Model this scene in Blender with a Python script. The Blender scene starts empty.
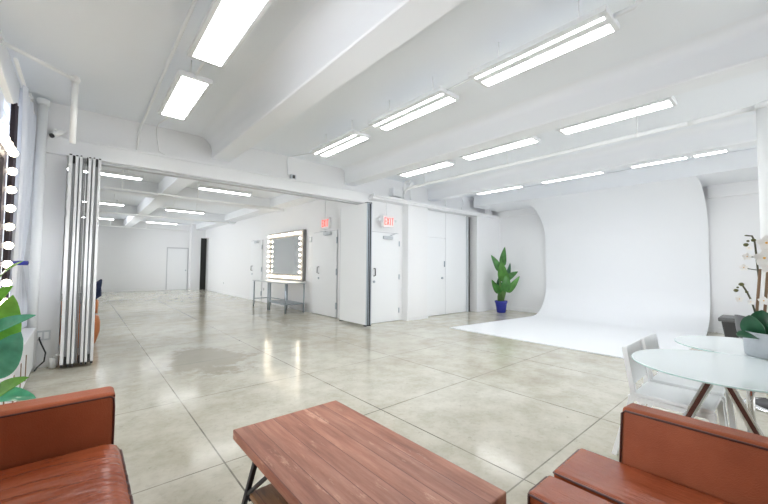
import bpy, math, random
from mathutils import Vector, Matrix
random.seed(7)
PI = math.pi
scene = bpy.context.scene
COL = scene.collection

# ------------------------------------------------------------------ camera
F_PX, YAW, PITCH, ROLL, EYE = 349.156, math.radians(40.838), math.radians(2.356), math.radians(0.531), 1.3
fw = Vector((math.sin(YAW) * math.cos(PITCH), math.cos(YAW) * math.cos(PITCH), math.sin(PITCH)))
r0 = Vector((math.cos(YAW), -math.sin(YAW), 0))
u0 = r0.cross(fw)
ri = r0 * math.cos(ROLL) + u0 * math.sin(ROLL)
up = u0 * math.cos(ROLL) - r0 * math.sin(ROLL)
LAT, DEP, ZUP = r0.copy(), Vector((math.sin(YAW), math.cos(YAW), 0)), Vector((0, 0, 1))
cam_data = bpy.data.cameras.new('camera')
cam_data.sensor_fit = 'HORIZONTAL'
cam_data.sensor_width = 36
cam_data.lens = F_PX * 36 / 768
cam_data.clip_start = 0.05
cam = bpy.data.objects.new('camera', cam_data)
COL.objects.link(cam)
M3 = Matrix((ri, up, -fw)).transposed()
cam.matrix_world = Matrix.Translation((0, 0, EYE)) @ M3.to_4x4()
scene.camera = cam


def at(px, py, d):
    """a point of the room from where the photograph sees it and how deep it stands"""
    return Vector((0, 0, EYE)) + (fw + ri * (px - 384) / F_PX - up * (py - 252) / F_PX) * d


# ------------------------------------------------------------------ materials
def new_mat(name):
    m = bpy.data.materials.new(name)
    m.use_nodes = True
    nt = m.node_tree
    return m, nt, nt.nodes['Principled BSDF']


def mat(name, col, rough=0.5, metal=0.0, spec=0.5, bump=0.0, bscale=60.0, vary=0.0, vscale=4.0, emit=0.0, ecol=None, coat=0.0, trans=0.0):
    m, nt, b = new_mat(name)
    b.inputs['Base Color'].default_value = (*col, 1)
    b.inputs['Roughness'].default_value = rough
    b.inputs['Metallic'].default_value = metal
    b.inputs['Specular IOR Level'].default_value = spec
    b.inputs['Coat Weight'].default_value = coat
    if trans:
        b.inputs['Transmission Weight'].default_value = trans
    if emit:
        b.inputs['Emission Color'].default_value = (*(ecol or col), 1)
        b.inputs['Emission Strength'].default_value = emit
    tc = nt.nodes.new('ShaderNodeTexCoord')
    if vary:
        n = nt.nodes.new('ShaderNodeTexNoise')
        n.inputs['Scale'].default_value = vscale
        n.inputs['Detail'].default_value = 4
        nt.links.new(tc.outputs['Object'], n.inputs['Vector'])
        cr = nt.nodes.new('ShaderNodeValToRGB')
        cr.color_ramp.elements[0].position = 0.3
        cr.color_ramp.elements[1].position = 0.7
        cr.color_ramp.elements[0].color = (*[c * (1 - vary) for c in col], 1)
        cr.color_ramp.elements[1].color = (*[min(1, c * (1 + vary)) for c in col], 1)
        nt.links.new(n.outputs['Fac'], cr.inputs['Fac'])
        nt.links.new(cr.outputs['Color'], b.inputs['Base Color'])
    if bump:
        n2 = nt.nodes.new('ShaderNodeTexNoise')
        n2.inputs['Scale'].default_value = bscale
        n2.inputs['Detail'].default_value = 3
        nt.links.new(tc.outputs['Object'], n2.inputs['Vector'])
        bp = nt.nodes.new('ShaderNodeBump')
        bp.inputs['Strength'].default_value = bump
        bp.inputs['Distance'].default_value = 0.01
        nt.links.new(n2.outputs['Fac'], bp.inputs['Height'])
        nt.links.new(bp.outputs['Normal'], b.inputs['Normal'])
    return m


M_WALL = mat('white wall paint', (0.845, 0.85, 0.86), 0.55, bump=0.03, bscale=25)
M_CEIL = mat('white ceiling paint', (0.855, 0.885, 0.925), 0.7, bump=0.05, bscale=12)
M_BEAM = mat('white beam paint', (0.85, 0.87, 0.90), 0.65, bump=0.04, bscale=15)
M_TRIM = mat('white gloss trim', (0.82, 0.83, 0.84), 0.35)
M_DOOR = mat('white door paint', (0.85, 0.865, 0.88), 0.4)
M_GAP = mat('shadow gap grey', (0.58, 0.59, 0.61), 0.8)
M_CYC = mat('matte white sweep paint', (0.845, 0.86, 0.88), 0.6)
M_PIPE = mat('white painted pipe', (0.88, 0.89, 0.89), 0.4)
M_HOUS = mat('light grey fixture metal', (0.76, 0.78, 0.79), 0.45)
M_LENS = mat('lit diffuser', (0.95, 0.97, 1.0), 0.4, emit=15.0, ecol=(0.96, 0.98, 1.0))
M_BULB = mat('lit frosted bulb', (1, 0.95, 0.85), 0.3, emit=9.0, ecol=(1.0, 0.87, 0.68))
M_SEAL = mat('dark grey seal', (0.26, 0.27, 0.28), 0.5)
M_BLACK = mat('black rubber', (0.02, 0.02, 0.022), 0.5)
M_VOID_SHADE = mat('painted void shade', (0.03, 0.028, 0.027), 0.8)  # near-black colour stands in for the shade inside openings
M_ALU = mat('brushed aluminium', (0.62, 0.65, 0.68), 0.35, metal=0.6)
M_CHROME = mat('chrome', (0.82, 0.82, 0.83), 0.08, metal=1.0)
M_LEG_REFL = mat('painted sofa reflection', (0.09, 0.03, 0.022), 0.25)  # brown of the sofa as mirrored in the chrome legs, put in as colour
M_STEEL = mat('galvanised steel', (0.42, 0.47, 0.52), 0.35, metal=0.7)
M_IRON = mat('black iron', (0.025, 0.027, 0.032), 0.45, metal=0.4)
M_PLAST = mat('white plastic', (0.84, 0.86, 0.87), 0.35)
M_GREYBIN = mat('dark grey plastic', (0.05, 0.049, 0.05), 0.45)
M_GREYLID = mat('mid grey plastic lid', (0.11, 0.11, 0.11), 0.4)
M_SHELL = mat('grey shell plastic', (0.14, 0.14, 0.15), 0.45)
M_CONC = mat('grey cast planter', (0.43, 0.46, 0.49), 0.75, bump=0.1, bscale=80, vary=0.06, vscale=14)
M_BLUE = mat('glazed cobalt ceramic', (0.025, 0.035, 0.30), 0.2)
M_SOIL = mat('potting soil', (0.05, 0.035, 0.025), 0.95, bump=0.6, bscale=90)
M_LEAF = mat('green leaf', (0.045, 0.17, 0.03), 0.35, vary=0.35, vscale=9)
M_LEAFB = mat('banana leaf', (0.065, 0.21, 0.03), 0.35, vary=0.3, vscale=7)
M_LEAF2 = mat('fresh glossy leaf', (0.22, 0.50, 0.08), 0.22, vary=0.35, vscale=8)
M_LEAF3 = mat('teal glossy leaf', (0.11, 0.44, 0.28), 0.14, vary=0.3, vscale=8)
M_LEAF4 = mat('dark orchid leaf', (0.02, 0.10, 0.045), 0.3, vary=0.25, vscale=10)
M_STEM = mat('green stem', (0.10, 0.20, 0.05), 0.5)
M_STAKE = mat('brown stake', (0.24, 0.15, 0.09), 0.8, bump=0.3, bscale=60)
M_TWIG = mat('dark flower stem', (0.09, 0.085, 0.05), 0.6)
M_BUD = mat('dark olive bud', (0.09, 0.09, 0.02), 0.5)
M_PETAL = mat('white petal', (0.88, 0.87, 0.84), 0.5)
M_YEL = mat('yellow orange flower centre', (0.80, 0.45, 0.08), 0.5)
M_TERRA = mat('white pot glaze', (0.72, 0.72, 0.70), 0.35)
M_CURT = mat('white curtain cloth', (0.60, 0.63, 0.70), 0.8, bump=0.1, bscale=200)
M_DKCLOTH = mat('dark plum cloth', (0.035, 0.028, 0.04), 0.85, bump=0.1, bscale=200)
M_NAVY = mat('navy cloth', (0.02, 0.035, 0.09), 0.8)
M_ORANGE = mat('orange tan upholstery', (0.47, 0.15, 0.04), 0.55, bump=0.1, bscale=80)
M_RED = mat('lit red letters', (0.9, 0.1, 0.07), 0.4, emit=0.75, ecol=(1.0, 0.16, 0.12))
M_FRAMEV = mat('dark vanity frame', (0.07, 0.06, 0.075), 0.5)
M_FRAMEW = mat('grey vanity frame', (0.27, 0.265, 0.26), 0.45)
M_SIGN = mat('white sign plastic', (0.85, 0.83, 0.83), 0.4)


def mirror_mat():
    m, nt, b = new_mat('mirror silver')
    b.inputs['Base Color'].default_value = (0.93, 0.955, 0.96, 1)
    b.inputs['Metallic'].default_value = 1
    b.inputs['Roughness'].default_value = 0.02
    return m


M_MIRROR = mirror_mat()


def glass_mat():
    m = bpy.data.materials.new('window glass')
    m.use_nodes = True
    nt = m.node_tree
    nt.nodes.clear()
    out = nt.nodes.new('ShaderNodeOutputMaterial')
    mix = nt.nodes.new('ShaderNodeMixShader')
    tr = nt.nodes.new('ShaderNodeBsdfTransparent')
    gl = nt.nodes.new('ShaderNodeBsdfGlossy')
    gl.inputs['Roughness'].default_value = 0.02
    fr = nt.nodes.new('ShaderNodeFresnel')
    fr.inputs['IOR'].default_value = 1.45
    nt.links.new(fr.outputs[0], mix.inputs[0])
    nt.links.new(tr.outputs[0], mix.inputs[1])
    nt.links.new(gl.outputs[0], mix.inputs[2])
    nt.links.new(mix.outputs[0], out.inputs[0])
    return m


M_GLASS = glass_mat()


def tabletop_mat():
    m, nt, b = new_mat('white back painted glass')
    b.inputs['Base Color'].default_value = (0.80, 0.87, 0.88, 1)
    b.inputs['Roughness'].default_value = 0.06
    b.inputs['Specular IOR Level'].default_value = 0.6
    return m


M_TTOP = tabletop_mat()
M_TEDGE = mat('green glass edge', (0.52, 0.72, 0.69), 0.15)


def math_node(nt, op, a=None, b=None, c=None):
    n = nt.nodes.new('ShaderNodeMath')
    n.operation = op
    for i, v in enumerate((a, b, c)):
        if v is None:
            continue
        if isinstance(v, (int, float)):
            n.inputs[i].default_value = v
        else:
            nt.links.new(v, n.inputs[i])
    return n.outputs[0]


def mixrgb(nt, fac, a, b, mode='MIX'):
    n = nt.nodes.new('ShaderNodeMix')
    n.data_type = 'RGBA'
    n.blend_type = mode
    for sock, v in ((n.inputs[0], fac), (n.inputs[6], a), (n.inputs[7], b)):
        if isinstance(v, (int, float)):
            sock.default_value = v
        elif isinstance(v, tuple):
            sock.default_value = (*v, 1) if len(v) == 3 else v
        else:
            nt.links.new(v, sock)
    return n.outputs[2]


def noise(nt, vec, scale, detail=4, rough=0.55):
    n = nt.nodes.new('ShaderNodeTexNoise')
    n.inputs['Scale'].default_value = scale
    n.inputs['Detail'].default_value = detail
    n.inputs['Roughness'].default_value = rough
    nt.links.new(vec, n.inputs['Vector'])
    return n.outputs['Fac']


def ramp(nt, fac, stops):
    r = nt.nodes.new('ShaderNodeValToRGB')
    els = r.color_ramp.elements
    while len(els) < len(stops):
        els.new(0.5)
    for e, (p, c) in zip(els, stops):
        e.position = p
        e.color = (*c, 1) if isinstance(c, tuple) else (c, c, c, 1)
    nt.links.new(fac, r.inputs['Fac'])
    return r.outputs['Color']


def floor_mat():
    m, nt, b = new_mat('polished concrete')
    tc = nt.nodes.new('ShaderNodeTexCoord')
    v = tc.outputs['Object']
    sep = nt.nodes.new('ShaderNodeSeparateXYZ')
    nt.links.new(v, sep.inputs[0])
    big = noise(nt, v, 0.7, 5, 0.6)
    col = ramp(nt, big, [(0.30, (0.48, 0.445, 0.355)), (0.5, (0.575, 0.55, 0.465)), (0.72, (0.65, 0.635, 0.56))])
    mid = noise(nt, v, 3.5, 6, 0.65)
    col = mixrgb(nt, 0.6, col, ramp(nt, mid, [(0.33, (0.72, 0.70, 0.64)), (0.6, (1.04, 1.04, 1.04))]), 'MULTIPLY')
    fine = noise(nt, v, 22, 5, 0.7)
    col = mixrgb(nt, 0.35, col, ramp(nt, fine, [(0.32, (0.70, 0.69, 0.66)), (0.5, (1, 1, 1))]), 'MULTIPLY')
    # worn dark specks
    sp = noise(nt, v, 9, 5, 0.75)
    spm = ramp(nt, sp, [(0.625, 0.0), (0.67, 1.0)])
    col = mixrgb(nt, math_node(nt, 'MULTIPLY', spm, 0.48), col, (0.33, 0.31, 0.26))
    # old patch stain beside the long joint
    mp = nt.nodes.new('ShaderNodeMapping')
    mp.inputs['Location'].default_value = (-1.32, -5.3, 0)
    nt.links.new(v, mp.inputs['Vector'])
    mp2 = nt.nodes.new('ShaderNodeVectorMath')
    mp2.operation = 'MULTIPLY'
    mp2.inputs[1].default_value = (1.5, 1.0, 1)
    nt.links.new(mp.outputs[0], mp2.inputs[0])
    ln = nt.nodes.new('ShaderNodeVectorMath')
    ln.operation = 'LENGTH'
    nt.links.new(mp2.outputs[0], ln.inputs[0])
    wob = math_node(nt, 'MULTIPLY_ADD', noise(nt, v, 2.6, 6, 0.7), 2.2, ln.outputs['Value'])
    st = ramp(nt, wob, [(0.0, 1.0), (1.0, 0.0)])
    st = ramp(nt, math_node(nt, 'MULTIPLY', wob, 0.5), [(0.86, 1.0), (1.04, 0.0)])
    col = mixrgb(nt, math_node(nt, 'MULTIPLY', st, 0.8), col, (0.30, 0.27, 0.20))

    def joints(sock, origin, period, w):
        t = math_node(nt, 'SUBTRACT', sock, origin)
        t = math_node(nt, 'DIVIDE', t, period)
        t = math_node(nt, 'FRACT', t)
        t = math_node(nt, 'SUBTRACT', t, 0.5)
        t = math_node(nt, 'ABSOLUTE', t)
        return math_node(nt, 'GREATER_THAN', t, 0.5 - w / period)
    jx = joints(sep.outputs[0], 0.755, 1.345, 0.0052)
    jy = joints(sep.outputs[1], 1.095, 1.36, 0.0052)
    j = math_node(nt, 'MAXIMUM', jx, math_node(nt, 'MULTIPLY', jy, 0.85))
    wear = ramp(nt, noise(nt, v, 1.7, 3, 0.6), [(0.36, 0.35), (0.6, 1.0)])
    j = math_node(nt, 'MULTIPLY', j, wear)
    col = mixrgb(nt, math_node(nt, 'MULTIPLY', j, 0.95), col, (0.13, 0.12, 0.10))
    nt.links.new(col, b.inputs['Base Color'])
    rg = ramp(nt, mid, [(0.3, 0.10), (0.7, 0.17)])
    nt.links.new(rg, b.inputs['Roughness'])
    b.inputs['Specular IOR Level'].default_value = 0.36
    bp = nt.nodes.new('ShaderNodeBump')
    bp.inputs['Strength'].default_value = 0.04
    bp.inputs['Distance'].default_value = 0.01
    nt.links.new(noise(nt, v, 6, 3), bp.inputs['Height'])
    nt.links.new(bp.outputs[0], b.inputs['Normal'])
    return m


M_FLOOR = floor_mat()


def leather_mat(name, c1, c2, rough=0.36):
    m, nt, b = new_mat(name)
    tc = nt.nodes.new('ShaderNodeTexCoord')
    v = tc.outputs['Object']
    n = noise(nt, v, 5, 5, 0.6)
    nt.links.new(ramp(nt, n, [(0.3, c1), (0.7, c2)]), b.inputs['Base Color'])
    b.inputs['Roughness'].default_value = rough
    b.inputs['Specular IOR Level'].default_value = 0.24
    vo = nt.nodes.new('ShaderNodeTexVoronoi')
    vo.inputs['Scale'].default_value = 220
    nt.links.new(v, vo.inputs['Vector'])
    add = math_node(nt, 'MULTIPLY_ADD', noise(nt, v, 14, 4), 2.0, vo.outputs['Distance'])
    bp = nt.nodes.new('ShaderNodeBump')
    bp.inputs['Strength'].default_value = 0.14
    bp.inputs['Distance'].default_value = 0.008
    nt.links.new(add, bp.inputs['Height'])
    nt.links.new(bp.outputs[0], b.inputs['Normal'])
    return m


def creased_mat(name, c1, c2, sc=(2.2, 15, 4)):
    m, nt, b = new_mat(name)
    tc = nt.nodes.new('ShaderNodeTexCoord')
    v = tc.outputs['Object']
    nt.links.new(ramp(nt, noise(nt, v, 5, 5, 0.6), [(0.3, c1), (0.7, c2)]), b.inputs['Base Color'])
    b.inputs['Roughness'].default_value = 0.26
    b.inputs['Specular IOR Level'].default_value = 0.55
    vm = nt.nodes.new('ShaderNodeVectorMath')
    vm.operation = 'MULTIPLY'
    vm.inputs[1].default_value = sc
    nt.links.new(v, vm.inputs[0])
    h = math_node(nt, 'MULTIPLY_ADD', noise(nt, v, 60, 3), 0.12, noise(nt, vm.outputs[0], 1.0, 5, 0.6))
    bp = nt.nodes.new('ShaderNodeBump')
    bp.inputs['Strength'].default_value = 0.75
    bp.inputs['Distance'].default_value = 0.02
    nt.links.new(h, bp.inputs['Height'])
    nt.links.new(bp.outputs[0], b.inputs['Normal'])
    return m


M_CREASED = creased_mat('creased glossy leather', (0.28, 0.060, 0.021), (0.36, 0.088, 0.034))
M_CREASED2 = creased_mat('lengthwise creased leather', (0.28, 0.060, 0.021), (0.36, 0.088, 0.034), (13, 2.0, 5))
M_LEATHER = leather_mat('cognac leather', (0.275, 0.068, 0.026), (0.345, 0.094, 0.040), 0.44)
M_PIPING = mat('dark leather piping', (0.07, 0.018, 0.012), 0.4)


def wood_mat(name, c_dark, c_mid, c_light, board, axis_x=True, seam=(0.12, 0.04, 0.03)):
    m, nt, b = new_mat(name)
    tc = nt.nodes.new('ShaderNodeTexCoord')
    v = tc.outputs['Object']
    sep = nt.nodes.new('ShaderNodeSeparateXYZ')
    nt.links.new(v, sep.inputs[0])
    across = sep.outputs[0] if axis_x else sep.outputs[1]
    t = math_node(nt, 'DIVIDE', across, board)
    idx = math_node(nt, 'FLOOR', t)
    fr = math_node(nt, 'ABSOLUTE', math_node(nt, 'SUBTRACT', math_node(nt, 'FRACT', t), 0.5))
    wn = nt.nodes.new('ShaderNodeTexWhiteNoise')
    wn.noise_dimensions = '1D'
    nt.links.new(idx, wn.inputs['W'])
    # grain stretched along the boards, shifted per board
    vm = nt.nodes.new('ShaderNodeVectorMath')
    vm.operation = 'MULTIPLY'
    vm.inputs[1].default_value = (26, 1.9, 26) if axis_x else (1.9, 26, 26)
    nt.links.new(v, vm.inputs[0])
    cmb = nt.nodes.new('ShaderNodeCombineXYZ')
    nt.links.new(math_node(nt, 'MULTIPLY', wn.outputs['Value'], 37.0), cmb.inputs[2])
    va = nt.nodes.new('ShaderNodeVectorMath')
    va.operation = 'ADD'
    nt.links.new(vm.outputs[0], va.inputs[0])
    nt.links.new(cmb.outputs[0], va.inputs[1])
    g = noise(nt, va.outputs[0], 1.0, 6, 0.62)
    col = ramp(nt, g, [(0.28, c_dark), (0.5, c_mid), (0.74, c_light)])
    tint = ramp(nt, wn.outputs['Value'], [(0.0, (0.86, 0.84, 0.84)), (1.0, (1.08, 1.04, 1.0))])
    col = mixrgb(nt, 1.0, col, tint, 'MULTIPLY')
    # pale scuffs that follow the grain
    vm2 = nt.nodes.new('ShaderNodeVectorMath')
    vm2.operation = 'MULTIPLY'
    vm2.inputs[1].default_value = (13, 2.6, 13) if axis_x else (2.6, 13, 13)
    nt.links.new(v, vm2.inputs[0])
    sc = ramp(nt, noise(nt, vm2.outputs[0], 1.2, 8, 0.75), [(0.57, 0.0), (0.66, 1.0)])
    col = mixrgb(nt, math_node(nt, 'MULTIPLY', sc, 0.75), col, (0.66, 0.40, 0.28))
    blot = ramp(nt, noise(nt, vm2.outputs[0], 0.55, 6, 0.7), [(0.36, (0.62, 0.56, 0.54)), (0.58, (1, 1, 1))])
    col = mixrgb(nt, 0.8, col, blot, 'MULTIPLY')
    s = math_node(nt, 'GREATER_THAN', fr, 0.5 - 0.0016 / board)
    col = mixrgb(nt, math_node(nt, 'MULTIPLY', s, 0.85), col, seam)
    nt.links.new(col, b.inputs['Base Color'])
    b.inputs['Roughness'].default_value = 0.42
    bp = nt.nodes.new('ShaderNodeBump')
    bp.inputs['Strength'].default_value = 0.25
    bp.inputs['Distance'].default_value = 0.004
    nt.links.new(math_node(nt, 'SUBTRACT', g, s), bp.inputs['Height'])
    nt.links.new(bp.outputs[0], b.inputs['Normal'])
    return m


M_WOOD = wood_mat('red brown stained boards', (0.25, 0.09, 0.055), (0.40, 0.17, 0.108), (0.53, 0.275, 0.19), 0.104)
M_SHELF = wood_mat('brown shelf boards', (0.10, 0.055, 0.03), (0.27, 0.13, 0.055), (0.40, 0.22, 0.09), 0.13)


# ------------------------------------------------------------------ mesh building
class MB:
    def __init__(self):
        self.v, self.f, self.s = [], [], []

    def add(self, verts, faces, smooth=False):
        k = len(self.v)
        self.v += [tuple(p) for p in verts]
        self.f += [tuple(i + k for i in q) for q in faces]
        self.s += [smooth] * len(faces)
        return self

    def box(self, x0, x1, y0, y1, z0, z1, mtx=None):
        vs = [Vector((x, y, z)) for x in (x0, x1) for y in (y0, y1) for z in (z0, z1)]
        if mtx is not None:
            vs = [mtx @ p for p in vs]
        return self.add(vs, [(0, 1, 3, 2), (4, 6, 7, 5), (0, 4, 5, 1), (2, 3, 7, 6), (0, 2, 6, 4), (1, 5, 7, 3)])

    def bar(self, a, b, w, h, upv=(0, 0, 1)):
        a, b = Vector(a), Vector(b)
        d = (b - a)
        L = d.length
        d.normalize()
        u = Vector(upv)
        s = d.cross(u)
        if s.length < 1e-4:
            s = d.cross(Vector((1, 0, 0)))
        s.normalize()
        u = s.cross(d)
        m = Matrix((d, s, u)).transposed().to_4x4()
        m.translation = a
        return self.box(0, L, -w / 2, w / 2, -h / 2, h / 2, m)

    def tube(self, pts, r, n=10, closed_ends=True):
        pts = [Vector(p) for p in pts]
        rs = r if isinstance(r, (list, tuple)) else [r] * len(pts)
        vs, fs = [], []
        prev = None
        for i, p in enumerate(pts):
            t = (pts[min(i + 1, len(pts) - 1)] - pts[max(i - 1, 0)]).normalized()
            if prev is None:
                a = t.cross(Vector((0, 0, 1)))
                if a.length < 1e-3:
                    a = t.cross(Vector((1, 0, 0)))
            else:
                a = prev - t * prev.dot(t)
            a.normalize()
            prev = a
            b = t.cross(a)
            for k in range(n):
                q = 2 * PI * k / n
                vs.append(p + (a * math.cos(q) + b * math.sin(q)) * rs[i])
        for i in range(len(pts) - 1):
            for k in range(n):
                k2 = (k + 1) % n
                fs.append((i * n + k, i * n + k2, (i + 1) * n + k2, (i + 1) * n + k))
        self.add(vs, fs, True)
        if closed_ends:
            self.add(vs[:n], [tuple(range(n - 1, -1, -1))])
            self.add(vs[-n:], [tuple(range(n))])
        return self

    def lathe(self, prof, c=(0, 0, 0), n=28, smooth=True, axis='Z', caps=True):
        cx, cy, cz = c
        vs, fs = [], []
        for (r, z) in prof:
            for k in range(n):
                q = 2 * PI * k / n
                x, y = r * math.cos(q), r * math.sin(q)
                if axis == 'Z':
                    vs.append((cx + x, cy + y, cz + z))
                elif axis == 'X':
                    vs.append((cx + z, cy + x, cz + y))
                else:
                    vs.append((cx + x, cy + z, cz + y))
        for i in range(len(prof) - 1):
            for k in range(n):
                k2 = (k + 1) % n
                fs.append((i * n + k, i * n + k2, (i + 1) * n + k2, (i + 1) * n + k))
        if caps:
            fs.append(tuple(range(n - 1, -1, -1)))
            fs.append(tuple((len(prof) - 1) * n + k for k in range(n)))
        return self.add(vs, fs, smooth)

    def ball(self, c, r, n=14, sc=(1, 1, 1)):
        vs, fs = [], []
        rings = max(6, n // 2)
        for i in range(rings + 1):
            t = PI * i / rings
            for k in range(n):
                q = 2 * PI * k / n
                vs.append((c[0] + r * sc[0] * math.sin(t) * math.cos(q), c[1] + r * sc[1] * math.sin(t) * math.sin(q), c[2] + r * sc[2] * math.cos(t)))
        for i in range(rings):
            for k in range(n):
                k2 = (k + 1) % n
                fs.append((i * n + k, (i + 1) * n + k, (i + 1) * n + k2, i * n + k2))
        return self.add(vs, fs, True)

    def grid(self, fn, nu, nv, smooth=True):
        vs = [fn(i / nu, j / nv) for i in range(nu + 1) for j in range(nv + 1)]
        fs = [(i * (nv + 1) + j, (i + 1) * (nv + 1) + j, (i + 1) * (nv + 1) + j + 1, i * (nv + 1) + j + 1) for i in range(nu) for j in range(nv)]
        return self.add(vs, fs, smooth)

    def build(self, name, material, parent=None, bevel=0.0, seg=2, thick=0.0, world=True):
        me = bpy.data.meshes.new(name)
        vs = self.v
        if parent is not None and world:
            inv = world_of(parent).inverted()
            vs = [inv @ Vector(p) for p in vs]
        me.from_pydata(vs, [], self.f)
        me.polygons.foreach_set('use_smooth', self.s)
        import bmesh
        bm = bmesh.new()
        bm.from_mesh(me)
        bmesh.ops.remove_doubles(bm, verts=bm.verts, dist=1e-5)
        bmesh.ops.recalc_face_normals(bm, faces=bm.faces)
        bm.to_mesh(me)
        bm.free()
        me.materials.append(material)
        o = bpy.data.objects.new(name, me)
        COL.objects.link(o)
        if parent is not None:
            o.parent = parent
        if thick:
            md = o.modifiers.new('thickness', 'SOLIDIFY')
            md.thickness = thick
            md.offset = 0
            md = o.modifiers.new('crisp rim', 'EDGE_SPLIT')
            md.split_angle = math.radians(50)
        if bevel:
            md = o.modifiers.new('edge', 'BEVEL')
            md.width = bevel
            md.segments = seg
            md.limit_method = 'ANGLE'
            md.angle_limit = math.radians(40)
            md.harden_normals = False
        return o


def world_of(o):
    m = Matrix.Translation(o.location) @ o.rotation_euler.to_matrix().to_4x4()
    return world_of(o.parent) @ m if o.parent else m


def tag(o, label, cat, group=None):
    o['label'] = label
    o['category'] = cat
    if group:
        o['group'] = group
    return o


def thing(name, label, cat, loc=(0, 0, 0), rotz=0.0, group=None):
    o = bpy.data.objects.new(name, None)
    COL.objects.link(o)
    o.location = loc
    o.rotation_euler = (0, 0, rotz)
    o.empty_display_size = 0.1
    return tag(o, label, cat, group)


def struct(name, mb, m, parent=None, bevel=0.0):
    o = mb.build(name, m, parent, bevel)
    if parent is None:
        o['kind'] = 'structure'
    return o


def struct_root(name, loc):
    o = bpy.data.objects.new(name, None)
    COL.objects.link(o)
    o.location = loc
    o['kind'] = 'structure'
    return o


# ------------------------------------------------------------------ the room
XL, XR, YB, YP, YF, ZC, ZB = -0.62, 9.95, -4.5, 6.18, 20.5, 3.38, 3.05
struct('floor', MB().box(XL - 0.15, XR + 0.2, YB - 0.15, YF + 0.2, -0.1, 0), M_FLOOR)
struct('ceiling', MB().box(XL - 0.15, XR + 0.2, YB - 0.15, YF + 0.2, ZC, ZC + 0.12), M_CEIL)

# window wall on the left: openings (y0, y1, z0, z1)
OPEN = [(1.2, 2.6, 0.75, 2.3), (4.9, 5.75, 0.75, 2.9), (7.9, 9.0, 0.75, 2.25), (12.1, 13.6, 0.75, 2.35), (16.6, 18.7, 0.75, 2.7)]
mb = MB()
y = YB - 0.15
for (a, b, c, d) in OPEN:
    mb.box(XL - 0.15, XL, y, a, 0, ZC)
    mb.box(XL - 0.15, XL, a, b, 0, c)
    mb.box(XL - 0.15, XL, a, b, d, ZC)
    y = b
mb.box(XL - 0.15, XL, y, YF + 0.2, 0, ZC)
struct('wall_left', mb, M_WALL)
for i, (a, b, c, d) in enumerate(OPEN):
    w = struct_root('window_%d' % (i + 1), (XL, (a + b) / 2, c))
    m1 = MB()
    for (p, q, r, s) in ((a, a + 0.05, c, d), (b - 0.05, b, c, d), (a, b, c, c + 0.05), (a, b, d - 0.05, d), (a, b, (c + d) / 2 - 0.025, (c + d) / 2 + 0.025), ((a + b) / 2 - 0.02, (a + b) / 2 + 0.02, c, d)):
        m1.box(XL - 0.11, XL - 0.05, p, q, r, s)
    m1.build('window_frame', M_TRIM, w)
    MB().box(XL - 0.085, XL - 0.08, a + 0.02, b - 0.02, c + 0.02, d - 0.02).build('pane', M_GLASS, w)
    MB().box(XL - 0.05, XL + 0.04, a - 0.04, b + 0.04, c - 0.035, c - 0.002).build('sill', M_TRIM, w)

FILL_OPEN = [(3.2, 4.8, 0.75, 2.6), (5.4, 6.8, 0.75, 2.6), (7.4, 8.8, 0.75, 2.6)]  # windows added behind the camera to brighten the right side
mb = MB()
x = XL - 0.15
for (a, b, c, d) in FILL_OPEN:
    mb.box(x, a, YB - 0.15, YB, 0, ZC)
    mb.box(a, b, YB - 0.15, YB, 0, c)
    mb.box(a, b, YB - 0.15, YB, d, ZC)
    x = b
mb.box(x, XR + 0.2, YB - 0.15, YB, 0, ZC)
struct('wall_back', mb, M_WALL)
for i, (a, b, c, d) in enumerate(FILL_OPEN):  # frames and panes of the added fill windows
    w = struct_root('window_%d' % (i + 1 + len(OPEN)), ((a + b) / 2, YB, c))
    m1 = MB()
    for (p, q, r, s) in ((a, a + 0.05, c, d), (b - 0.05, b, c, d), (a, b, c, c + 0.05), (a, b, d - 0.05, d), (a, b, (c + d) / 2 - 0.025, (c + d) / 2 + 0.025), ((a + b) / 2 - 0.02, (a + b) / 2 + 0.02, c, d)):
        m1.box(p, q, YB - 0.11, YB - 0.05, r, s)
    m1.build('window_frame', M_TRIM, w)
    MB().box(a + 0.02, b - 0.02, YB - 0.085, YB - 0.08, c + 0.02, d - 0.02).build('pane', M_GLASS, w)
    MB().box(a - 0.04, b + 0.04, YB - 0.05, YB + 0.04, c - 0.035, c - 0.002).build('sill', M_TRIM, w)
mb = MB().box(XR, XR + 0.15, YB, YP, 0, ZC)
mb.box(XR - 0.075, XR, YB, 1.06, 2.79, ZC)
mb.box(XR - 0.075, XR, 4.47, 5.95, 2.86, ZC)
struct('wall_right', mb, M_WALL)
mb = MB()
mb.box(XL, XR, YP, YP + 0.17, 2.93, ZC)                    # above the folding partition track
mb.box(XL, -0.19, 6.12, YP + 0.17, 0, 2.93)                # pier beside the windows
mb.box(4.78, 8.52, 6.20, YP + 0.17, 0, 2.93)               # behind the exit door
mb.box(5.95, 6.65, 6.00, 6.22, 0, 2.80)                    # boxed column
mb.box(8.75, XR, 5.95, YP + 0.17, 0, 2.93)
struct('wall_front', mb, M_WALL)
struct('slot_shade', MB().box(8.50, 8.77, 6.21, 6.35, 0, 2.80), M_VOID_SHADE)   # slot the sliding leaf runs into, its shade painted as a dark block
mb = MB()
mb.box(4.87, 5.02, YP + 0.17, 19.35, 0, ZC)
mb.box(4.87, 5.02, 19.35, 20.0, 2.68, ZC)
mb.box(4.22, 5.6, 20.0, YF, 0, ZC)
mb.box(5.5, 5.6, 19.2, 20.0, 0, ZC)
mb.box(5.02, 5.5, 19.2, 19.35, 0, ZC)
struct('wall_inner', mb, M_WALL)
struct('opening_shade', MB().box(4.66, 4.93, 19.98, 20.0, 0, 2.68), M_VOID_SHADE)  # dark panel painted in place of the unlit opening
struct('wall_far', MB().box(XL, 4.22, YF, YF + 0.15, 0, ZC), M_WALL)
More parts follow.
